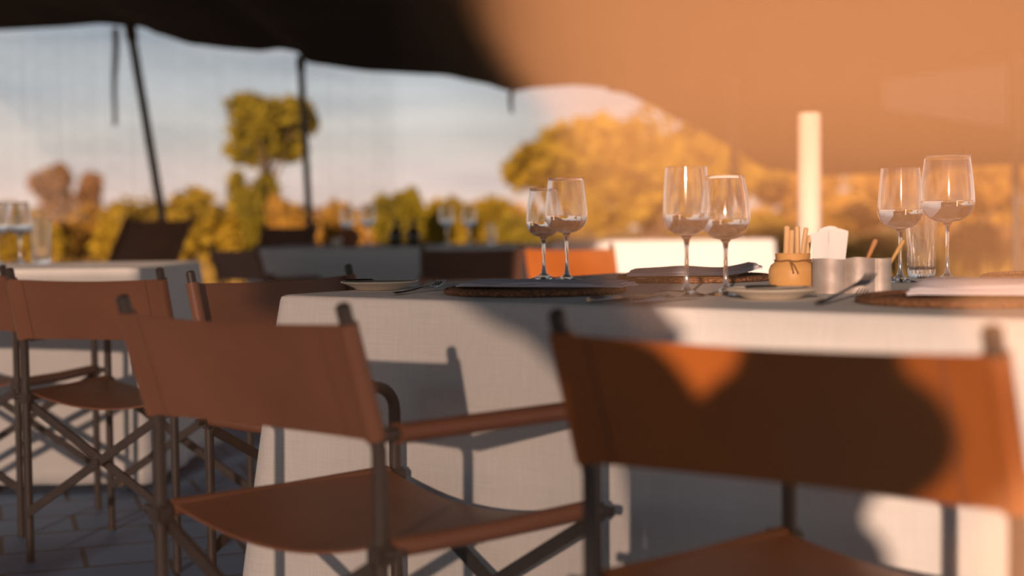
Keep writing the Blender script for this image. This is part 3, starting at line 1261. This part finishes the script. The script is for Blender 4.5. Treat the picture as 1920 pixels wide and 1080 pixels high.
def cells_outline(off):
    out = []
    # near side left to right then far side right to left
    xs = [-0.070 + 0.1415 * k / 70 for k in range(71)]
    near = []
    for x in xs:
        y = 0
        for cx, r in cells:
            d = r * r - (x - cx) ** 2
            if d > 0:
                y = max(y, math.sqrt(d))
        near.append((x, max(y, 0.006)))
    loop = [(x, -(y - off)) for x, y in near] + [(x, y - off) for x, y in reversed(near)]
    return loop


lo, li = cells_outline(0.0), cells_outline(0.0022)
vo0 = [bm.verts.new((x, y, 0)) for x, y in lo]
vo1 = [bm.verts.new((x, y, Hc + 0.0012 * math.sin(x * 90))) for x, y in lo]
vi1 = [bm.verts.new((x * 0.97, y, Hc + 0.0012 * math.sin(x * 90))) for x, y in li]
vi0 = [bm.verts.new((x * 0.97, y, 0.003)) for x, y in li]
n = len(lo)
for k in range(n):
    k2 = (k + 1) % n
    bm.faces.new((vo0[k], vo0[k2], vo1[k2], vo1[k]))
    bm.faces.new((vo1[k], vo1[k2], vi1[k2], vi1[k]))
    bm.faces.new((vi1[k], vi1[k2], vi0[k2], vi0[k]))
bmesh.ops.triangle_fill(bm, use_beauty=True, edges=[e for e in bm.edges if e.is_boundary])
obj('caddy_wall', bm, M['tin'], cad)
cr = Matrix.Rotation(math.radians(-6), 3, 'Z')


def in_caddy(x, y, z):
    return Vector(p) + cr @ Vector((x, y, z))


for k, (x, y, top_z, w, lean, lab) in enumerate((
        (-0.052, -0.010, 0.113, 0.030, -0.10, 'left white paper sachet standing in the metal caddy'),
        (-0.041, -0.002, 0.120, 0.032, -0.02, 'white paper sachet standing tallest, in the middle of the caddy row'),
        (-0.029, -0.012, 0.116, 0.032, 0.07, 'front white paper sachet standing at the right of the caddy row'),
        (-0.024, 0.006, 0.113, 0.026, 0.10, 'rear white paper sachet leaning right behind the front one'))):
    bm = bmesh.new()
    g = []
    for i in range(7):
        s = i / 6 - 0.5
        row = []
        for j in range(9):
            z = 0.006 + (top_z - 0.006) * j / 8
            ww = w * (0.72 + 0.36 * j / 8)
            row.append(Vector((s * ww + lean * (z - 0.03) * 0.8, 0.003 * math.cos(s * 5) * (1 - 0.5 * j / 8) + 0.004 * k * 0, z + 0.003 * math.sin(s * 4 + k))))
        g.append(row)
    sheet(bm, g, lambda i, j: Vector((0, -1, 0)), 0.0035)
    o = obj('paper_sachet', bm, M['paper'], None, loc=in_caddy(x, y, 0))
    o.rotation_euler = (0, 0, math.radians(-6 + (-8, 6, -4, 14)[k]))
    tag(o, lab, 'paper sachet', 'paper sachets in the metal caddy')


def wooden_spoon(label, a, b, mat, r):
    bm = bmesh.new()
    o = Vector(a)
    b = Vector(b)
    d = (b - o)
    tube(bm, [Vector((0, 0, 0)), d * 0.4, d * 0.7, d * 0.94, d * 0.99, d], [r * 0.8, r * 0.85, r, r * 1.2, r * 0.9, r * 0.3], 12)
    tag(obj('wooden_spoon', bm, M[mat], None, loc=o), label, 'wooden spoon', 'wooden spoons in the metal caddy')


wooden_spoon('reddish wooden spoon handle sticking out of the metal caddy', in_caddy(0.006, 0.004, 0.006), in_caddy(0.046, 0.008, 0.098), 'spoonwood', 0.0042)
wooden_spoon('long yellow wooden spoon handle leaning out towards the glasses', in_caddy(0.044, 0.002, 0.008), in_caddy(0.096, 0.010, 0.096), 'olivewood', 0.0034)


# ------------------------------------------------------------------ things on the middle table and outside
p = at(655, 462, Y=8.62)
bm = bmesh.new()
lathe(bm, [(0, 0), (0.045, 0), (0.062, 0.03), (0.066, 0.06), (0.055, 0.09), (0.042, 0.10), (0.042, 0.108), (0.036, 0.108), (0.036, 0.095), (0.05, 0.06), (0, 0.02)], 30)
tag(obj('clay_pot', bm, M['clay'], None, loc=(p.x, p.y, TOPZ)), 'squat reddish clay pot on the middle table', 'pot')
p = at(632, 470, Y=8.5)
bm = bmesh.new()
lathe(bm, [(0, 0), (0.028, 0), (0.032, 0.01), (0.034, 0.055), (0.031, 0.055), (0.028, 0.01), (0, 0.008)], 26)
tag(obj('white_cup', bm, M['china'], None, loc=(p.x, p.y, TOPZ)), 'small white cup left of the clay pot', 'cup')
for px, Y, lab in ((742, 8.7, 'dark bottle standing left of its twin on the middle table'), (776, 8.75, 'dark bottle standing right of its twin on the middle table')):
    p = at(px, 450, Y=Y)
    root = thing('bottle', lab, 'bottle', (p.x, p.y, TOPZ), 0, 'dark bottles on the middle table')
    bm = bmesh.new()
    lathe(bm, [(0, 0), (0.036, 0), (0.038, 0.004), (0.038, 0.075), (0.030, 0.095), (0.015, 0.115), (0.014, 0.145), (0, 0.145)], 28)
    obj('bottle_body', bm, M['bottle'], root)
    bm = bmesh.new()
    lathe(bm, [(0, 0.145), (0.016, 0.143), (0.016, 0.158), (0.013, 0.161), (0, 0.161)], 20)
    obj('cap', bm, M['steel_dark'], root)

a = at(1505, 212, Y=6.4)
pst = thing('timber_post', 'pale round timber post rising behind the wooden pot of sticks', 'post', (a.x + 0.03, a.y, 0))
bm = bmesh.new()
H = a.z
lathe(bm, [(0, 0), (0.054, 0), (0.054, H * 0.5), (0.051, H - 0.01), (0.046, H), (0, H + 0.002)], 26)
obj('post_shaft', bm, M['post'], pst)
bm = bmesh.new()
lathe(bm, [(0, 0), (0.085, 0), (0.085, 0.02), (0.056, 0.03), (0, 0.03)], 26)
obj('post_base', bm, M['steel_dark'], pst)


# ------------------------------------------------------------------ bush, trees, grass
def leaves(bm, centers, n, size, squash=1.0):
    for _ in range(n):
        c, r = random.choice(centers)
        while True:
            d = Vector((random.uniform(-1, 1), random.uniform(-1, 1), random.uniform(-1, 1)))
            if 0.15 < d.length < 1:
                break
        d = d.normalized() * (random.uniform(0.35, 1.0) ** 0.5)
        q = Vector(c) + Vector((d.x * r[0], d.y * r[1], d.z * r[2]))
        s = size * random.uniform(0.6, 1.4)
        x = Vector((random.gauss(0, 1), random.gauss(0, 1), random.gauss(0, 0.7))).normalized()
        y = x.cross(Vector((random.gauss(0, 1), random.gauss(0, 1), random.gauss(0, 1)))).normalized()
        v0 = bm.verts.new(q - x * s)
        v1 = bm.verts.new(q + y * s * 0.5)
        v2 = bm.verts.new(q + x * s)
        v3 = bm.verts.new(q - y * s * 0.5)
        bm.faces.new((v0, v1, v2, v3))


def tree(name, label, px, top, wpx, Y, mat, trunk=True, n=1500, size=0.09, crown_frac=0.45, lumps=9, seed=0, group=None, low=None, cat='tree'):
    random.seed(seed + 100)
    t = at(px, top, Y=Y)
    H = t.z + 0.1
    W = wpx / FPX * Y
    root = thing(name, label, cat, (t.x, Y, -0.1), 0, group)
    zlow = H * (1 - crown_frac)
    cz = (H + zlow) / 2
    ch = (H - zlow) / 2
    centers = [((0, 0, cz), (W * 0.36, W * 0.36, ch * 0.8))]
    for k in range(lumps):
        a = random.uniform(0, 6.28)
        rr = random.uniform(0.12, 0.34)
        centers.append(((W * rr * math.cos(a), W * rr * math.sin(a), cz + random.uniform(-0.55, 0.55) * ch), (W * random.uniform(.13, .22), W * random.uniform(.13, .22), ch * random.uniform(.3, .48))))
    bm = bmesh.new()
    if trunk:
        tr = max(0.03, W * 0.028)
        tube(bm, [(0, 0, 0), (W * .02, 0, zlow * 0.5), (-W * .02, 0, zlow), (0, 0, cz)], [tr * 1.3, tr, tr * .9, tr * .5], 8)
        for k in range(6):
            a = k * 1.05 + random.random()
            z0 = zlow * random.uniform(.7, 1.0)
            tube(bm, [(0, 0, z0), (W * .12 * math.cos(a), W * .12 * math.sin(a), (z0 + cz) / 2), (W * .27 * math.cos(a), W * .27 * math.sin(a), cz + ch * random.uniform(-.2, .4))], [tr * .6, tr * .45, tr * .2], 6)
    else:
        for k in range(7):
            a = k * 0.9 + random.random()
            tube(bm, [(0, 0, 0), (W * .10 * math.cos(a), W * .10 * math.sin(a), cz * .6), (W * .25 * math.cos(a), W * .25 * math.sin(a), cz + ch * .4)], [0.03, 0.02, 0.01], 6)
    obj('trunk' if trunk else 'stems', bm, M['bark'], root)
    bm = bmesh.new()
    leaves(bm, centers, n, size)
    obj('crown' if trunk else 'foliage', bm, M[mat], root, smooth=False)
    return root


TG = 'trees beyond the tent'
SG = 'bushes beyond the tent'
tree('small_tree', 'small lone green tree with thin trunk beside the upright tent pole', 500, 168, 215, 26, 'leaf_green', True, 3600, 0.10, 0.42, 12, 1, TG)
tree('broad_tree', 'broad golden green tree spreading right behind the wine glasses', 1225, 165, 560, 34, 'leaf_olive', True, 7000, 0.22, 0.86, 16, 2, TG)
tree('round_tree', 'round brown tree crown on the horizon at the far left', 98, 298, 88, 60, 'leaf_brown', True, 1500, 0.22, 0.62, 8, 3, TG)
tree('round_tree', 'smaller brown tree crown beside the rounder one on the horizon', 166, 314, 56, 60, 'leaf_brown', True, 1000, 0.20, 0.62, 7, 4, TG)
tree('hazy_tree', 'hazy golden tree just right of the timber post', 1560, 285, 360, 37, 'leaf_gold', True, 3500, 0.18, 0.84, 10, 6, TG)
tree('hazy_tree', 'hazy tree behind the right pair of wine glasses', 1800, 290, 400, 31, 'leaf_gold', True, 3500, 0.18, 0.82, 10, 5, TG)
BUSH = [
    ('olive bush at the left edge behind the left table glasses', 40, 372, 190, 22, 'leaf_olive'),
    ('golden bush under the round brown tree', 150, 372, 150, 24, 'leaf_gold'),
    ('bright olive bush left of the leaning tent pole', 262, 340, 170, 20, 'leaf_olive'),
    ('tall bright olive bush right of the leaning tent pole', 370, 334, 170, 19, 'leaf_olive'),
    ('green bush around the foot of the small lone tree', 478, 310, 130, 24, 'leaf_green'),
    ('golden bush left of the upright tent pole', 548, 362, 120, 21, 'leaf_gold'),
    ('low golden bush right of the upright tent pole', 640, 352, 130, 23, 'leaf_gold'),
    ('dark green bush behind the bottles on the middle table', 745, 345, 120, 21, 'leaf_green'),
    ('olive bush behind the right end of the middle table', 830, 352, 130, 23, 'leaf_olive'),
    ('golden olive bush left of the broad tree', 925, 346, 140, 24, 'leaf_olive'),
    ('dark green bush at the foot of the broad tree', 1010, 392, 150, 20, 'leaf_green'),
    ('green bush in the haze right of the timber post', 1640, 425, 190, 19, 'leaf_green'),
    ('green bush in the haze left of the timber post', 1420, 395, 170, 21, 'leaf_olive'),
    ('grey green bush in the haze near the right edge of the tent', 1860, 410, 200, 19, 'leaf_brown'),
]
for k, (lab, px, top, w, Y, mat) in enumerate(BUSH):
    tree('bush', lab, px, top, w, Y, mat, False, 2400, 0.085, 0.97, 9, 20 + k, SG, cat='bush')
# low scrub far away so the skyline is closed
for k in range(13):
    px = -60 + 165 * k
    tree('scrub', ('distant scrub on the skyline, above the far left table', 'distant scrub under the two brown tree crowns', 'distant scrub on the skyline left of the leaning pole', 'distant scrub on the skyline behind the tall olive bush',
                   'distant scrub behind the small lone tree', 'distant scrub on the skyline right of the small lone tree', 'distant scrub on the skyline above the bottles',
                   'distant scrub on the skyline left of the broad tree', 'distant scrub behind the left half of the broad tree', 'distant scrub behind the right half of the broad tree',
                   'distant scrub behind the pale timber post', 'distant scrub behind the hazy tree', 'distant scrub behind the tent pole at the right edge')[k], px, 372 + (k * 37 % 17), 170, 70 + 9 * (k % 2), ('leaf_gold', 'leaf_brown', 'leaf_olive')[k % 3], False, 900, 0.28, 0.95, 8, 60 + k, SG, cat='bush')
random.seed(5)
bm = bmesh.new()
for _ in range(9000):
    Y = 13.2 + 26 * random.random() ** 1.4
    x = random.uniform(-0.42, 0.42) * Y
    h = random.uniform(0.25, 0.7)
    a = random.uniform(0, math.pi)
    w = random.uniform(0.015, 0.04)
    d = Vector((math.cos(a) * w, math.sin(a) * w, 0))
    l = Vector((random.gauss(0, .12), random.gauss(0, .12), h))
    b0 = Vector((x, Y, -0.12))
    v = [bm.verts.new(b0 - d), bm.verts.new(b0 + d), bm.verts.new(b0 + l * .6 + d * .7), bm.verts.new(b0 + l)]
    bm.faces.new(v)
tag(obj('dry_grass', bm, M['grass'], smooth=False), 'tall dry golden grass growing beyond the tent floor', 'grass', kind='stuff')


# ------------------------------------------------------------------ added haze in the tent opening, in place of a sunlit net
bm = bmesh.new()
NX, NZ = 44, 34
front, backv = [], []
for i in range(NX + 1):
    x = -0.70 + 1.6 * i / NX
    fr, bk = [], []
    for j in range(NZ + 1):
        z = 0.35 + 1.15 * j / NZ
        right = smoothstep(-0.13, 0.05, x - 0.25 * (1.2 - z))
        high = smoothstep(0.84, 0.98, z)
        low = smoothstep(0.10, 0.26, x)
        th = 0.02 + 0.38 * right * max(high, 0.35 * low, 0.04)
        edge = min(1.0, 8 * min(i / NX, 1 - i / NX), 8 * min(j / NZ, 1 - j / NZ))
        th = th * edge + 0.0005
        y = 0.95 + 0.03 * math.sin(x * 5)
        fr.append(bm.verts.new((x, y - th / 2, z)))
        bk.append(bm.verts.new((x, y + th / 2, z)))
    front.append(fr)
    backv.append(bk)
for i in range(NX):
    for j in range(NZ):
        bm.faces.new((front[i][j], front[i + 1][j], front[i + 1][j + 1], front[i][j + 1]))
        bm.faces.new((backv[i][j], backv[i][j + 1], backv[i + 1][j + 1], backv[i + 1][j]))
for i in range(NX):
    bm.faces.new((front[i][0], backv[i][0], backv[i + 1][0], front[i + 1][0]))
    bm.faces.new((front[i][-1], front[i + 1][-1], backv[i + 1][-1], backv[i][-1]))
for j in range(NZ):
    bm.faces.new((front[0][j], front[0][j + 1], backv[0][j + 1], backv[0][j]))
    bm.faces.new((front[-1][j], backv[-1][j], backv[-1][j + 1], front[-1][j + 1]))
tag(obj('haze', bm, M['haze']), 'golden sunlit haze standing in for netting before the right half of the tent', 'haze', kind='stuff')


# ------------------------------------------------------------------ unseen shade casters behind the camera: added panels, then the photographer
def shade_panel(label, x0, x1, y, z0, z1, mat, name, cat, slant=None, thick=0.004, hem=None):
    g = []
    for i in range(41):
        s = i / 40
        row = []
        for j in range(17):
            t = j / 16
            x = x0 + (x1 - x0) * s
            z = z0 + (z1 - z0) * t
            if slant:
                x = x0 + (slant(z) - x0) * s
            if hem:
                h_ = hem(x)
                z = h_ + (z1 - h_) * t
            row.append(Vector((x, y + 0.02 * math.sin(x * 38), z)))
        g.append(row)
    bm = bmesh.new()
    sheet(bm, g, lambda i, j: Vector((0, 1, 0)), thick)
    tag(obj(name, bm, M[mat]), label, cat)


shade_panel('sheer beige gauze curtain added out of view to dim the sun at the left', -3.2, -0.36, -0.92, 0.02, 1.80, 'gauze', 'shade_gauze', 'curtain', thick=0.0015)  # added unseen, lets only part of the sun reach the left
shade_panel('brown canvas flap added out of view to shade the upper left', -1.32, -0.26, -0.40, 1.08, 1.72, 'canvas', 'shade_flap', 'shade flap',  # added unseen, outline cut to shade haze and table at left
            slant=lambda z: interp([(1.08, -0.30), (1.20, -0.21), (1.27, -0.27), (1.72, -0.28)], z), hem=lambda x: interp([(-1.32, 1.38), (-0.76, 1.36), (-0.52, 1.22), (-0.36, 1.08), (-0.2, 1.07)], x))


def photographer():
    root = thing('person', 'person crouching in a dark jacket, camera held to the eye, taking the photograph', 'person', (0.02, -0.5, 0))
    o = Vector(root.location)
    verts = {}
    bm = bmesh.new()
    J = {  # joints (world) and radii
        'pelvis': ((-0.13, -0.62, 0.32), (0.17, 0.14)), 'belly': ((-0.135, -0.54, 0.48), (0.165, 0.13)), 'chest': ((-0.13, -0.46, 0.68), (0.175, 0.13)),
        'neck0': ((-0.09, -0.38, 0.84), (0.10, 0.09)), 'neck': ((-0.03, -0.32, 0.88), (0.065, 0.06)), 'head0': ((0.01, -0.265, 0.905), (0.078, 0.085)), 'head': ((0.01, -0.255, 0.955), (0.072, 0.085)),
        'shl': ((-0.225, -0.40, 0.88), (0.088, 0.088)), 'ell': ((-0.245, -0.25, 1.075), (0.072, 0.072)), 'wrl': ((-0.12, -0.14, 0.945), (0.052, 0.052)),
        'shr': ((0.035, -0.40, 0.82), (0.080, 0.080)), 'elr': ((0.085, -0.25, 0.68), (0.054, 0.054)), 'wrr': ((0.085, -0.15, 0.84), (0.032, 0.032)),
        'hipl': ((-0.24, -0.62, 0.30), (0.11, 0.11)), 'knl': ((-0.26, -0.22, 0.42), (0.08, 0.08)), 'anl': ((-0.25, -0.40, 0.08), (0.05, 0.05)), 'tol': ((-0.26, -0.24, 0.035), (0.035, 0.03)),
        'hipr': ((-0.02, -0.62, 0.30), (0.11, 0.11)), 'knr': ((0.03, -0.30, 0.09), (0.08, 0.08)), 'anr': ((0.02, -0.72, 0.07), (0.05, 0.05)), 'tor': ((0.02, -0.80, 0.03), (0.035, 0.025)),
    }
    E = [('pelvis', 'belly'), ('belly', 'chest'), ('chest', 'neck0'), ('neck0', 'neck'), ('neck', 'head0'), ('head0', 'head'), ('neck0', 'shl'), ('shl', 'ell'), ('ell', 'wrl'),
         ('neck0', 'shr'), ('shr', 'elr'), ('elr', 'wrr'), ('pelvis', 'hipl'), ('hipl', 'knl'), ('knl', 'anl'), ('anl', 'tol'), ('pelvis', 'hipr'), ('hipr', 'knr'), ('knr', 'anr'), ('anr', 'tor')]
    names = list(J)
    me = bpy.data.meshes.new('body')
    me.from_pydata([Vector(J[k][0]) - o for k in names], [(names.index(a), names.index(b)) for a, b in E], [])
    me.materials.append(M['cloth_dark'])
    body = bpy.data.objects.new('body', me)
    COL.objects.link(body)
    body.parent = root
    sk = body.modifiers.new('skin', 'SKIN')
    for k, nm in enumerate(names):
        me.skin_vertices[0].data[k].radius = J[nm][1]
        me.skin_vertices[0].data[k].use_root = (nm == 'pelvis')
    ss = body.modifiers.new('smooth', 'SUBSURF')
    ss.levels = ss.render_levels = 2
    # hands wrapped round the camera: palm and five fingers each
    for side, wr in ((-1, 'wrl'), (1, 'wrr')):
        bm = bmesh.new()
        w = Vector(J[wr][0]) - o
        cpos = Vector((0.0 + 0.052 * side, -0.115, 0.875)) - o
        tube(bm, [w, w.lerp(cpos, 0.5), cpos + Vector((0.004 * side, -0.01, -0.02))], [0.027, 0.033, 0.028], 10)
        for k in range(4):
            a = cpos + Vector((0.012 * side, 0.0, 0.018 - 0.017 * k))
            tube(bm, [a, a + Vector((0.012 * side, 0.028, 0.004)), a + Vector((0.002 * side, 0.050 - 0.003 * abs(k - 1), 0.002)), a + Vector((-0.018 * side, 0.056 - 0.003 * abs(k - 1), 0))], [0.0095, 0.009, 0.0085, 0.007], 8)
        a = cpos + Vector((0, -0.02, -0.01))
        tube(bm, [a, a + Vector((-0.012 * side, -0.014, 0.012)), a + Vector((-0.03 * side, -0.012, 0.022))], [0.0105, 0.0095, 0.008], 8)
        h = obj('hand', bm, M['skin'], root)
    bm = bmesh.new()
    hc = Vector((0.01, -0.27, 0.945)) - o
    bmesh.ops.create_uvsphere(bm, u_segments=24, v_segments=16, radius=1.0, matrix=Matrix.Translation(hc) @ Matrix.Diagonal((0.088, 0.108, 0.098, 1)))
    obj('hair', bm, M['hair'], root)
    bm = bmesh.new()
    fc = Vector((0.01, -0.20, 0.88)) - o
    bmesh.ops.create_uvsphere(bm, u_segments=24, v_segments=16, radius=1.0, matrix=Matrix.Translation(fc) @ Matrix.Diagonal((0.066, 0.055, 0.085, 1)))
    tube(bm, [fc + Vector((0, 0.045, 0.015)), fc + Vector((0, 0.066, -0.012)), fc + Vector((0, 0.050, -0.018))], [0.008, 0.012, 0.008], 8)
    for s in (-1, 1):
        bmesh.ops.create_uvsphere(bm, u_segments=12, v_segments=8, radius=1.0, matrix=Matrix.Translation(fc + Vector((0.067 * s, -0.03, 0))) @ Matrix.Diagonal((0.012, 0.02, 0.032, 1)))
        bmesh.ops.create_uvsphere(bm, u_segments=10, v_segments=8, radius=0.012, matrix=Matrix.Translation(fc + Vector((0.028 * s, 0.045, 0.014))))
    tube(bm, [fc + Vector((-0.022, 0.042, -0.045)), fc + Vector((0, 0.049, -0.043)), fc + Vector((0.022, 0.042, -0.045))], [0.004, 0.006, 0.004], 8)
    obj('face', bm, M['skin'], root)
    hc = Vector((-0.008, -0.27, 0.985)) - o
    bm = bmesh.new()
    lathe(bm, [(0, 0.115), (0.05, 0.112), (0.085, 0.09), (0.095, 0.04), (0.100, 0.004), (0.12, 0.0), (0.140, -0.006), (0.141, -0.009), (0.12, -0.004), (0.096, 0.0), (0.088, 0.04), (0.078, 0.085), (0, 0.105)], 44)
    ho = obj('sun_hat', bm, M['cloth_dark'], root, loc=hc)
    ho.rotation_euler = (0.50, -0.06, 0)
    c = thing('photo_camera', 'black camera held up to the eye of the crouching person', 'camera', (0, -0.09, CAM_Z))
    bm = bmesh.new()
    box(bm, (0, -0.03, 0), (0.135, 0.055, 0.088), 0, 0.008)
    box(bm, (0, -0.03, 0.052), (0.05, 0.05, 0.03), 0, 0.006)
    obj('camera_body', bm, M['camera_body'], c)
    bm = bmesh.new()
    lathe(bm, [(0, 0), (0.034, 0), (0.037, 0.02), (0.037, 0.062), (0.033, 0.062), (0.030, 0.05), (0, 0.046)], 28)
    o2 = obj('lens', bm, M['camera_body'], c)
    o2.rotation_euler = (-math.pi / 2, 0, 0)


photographer()
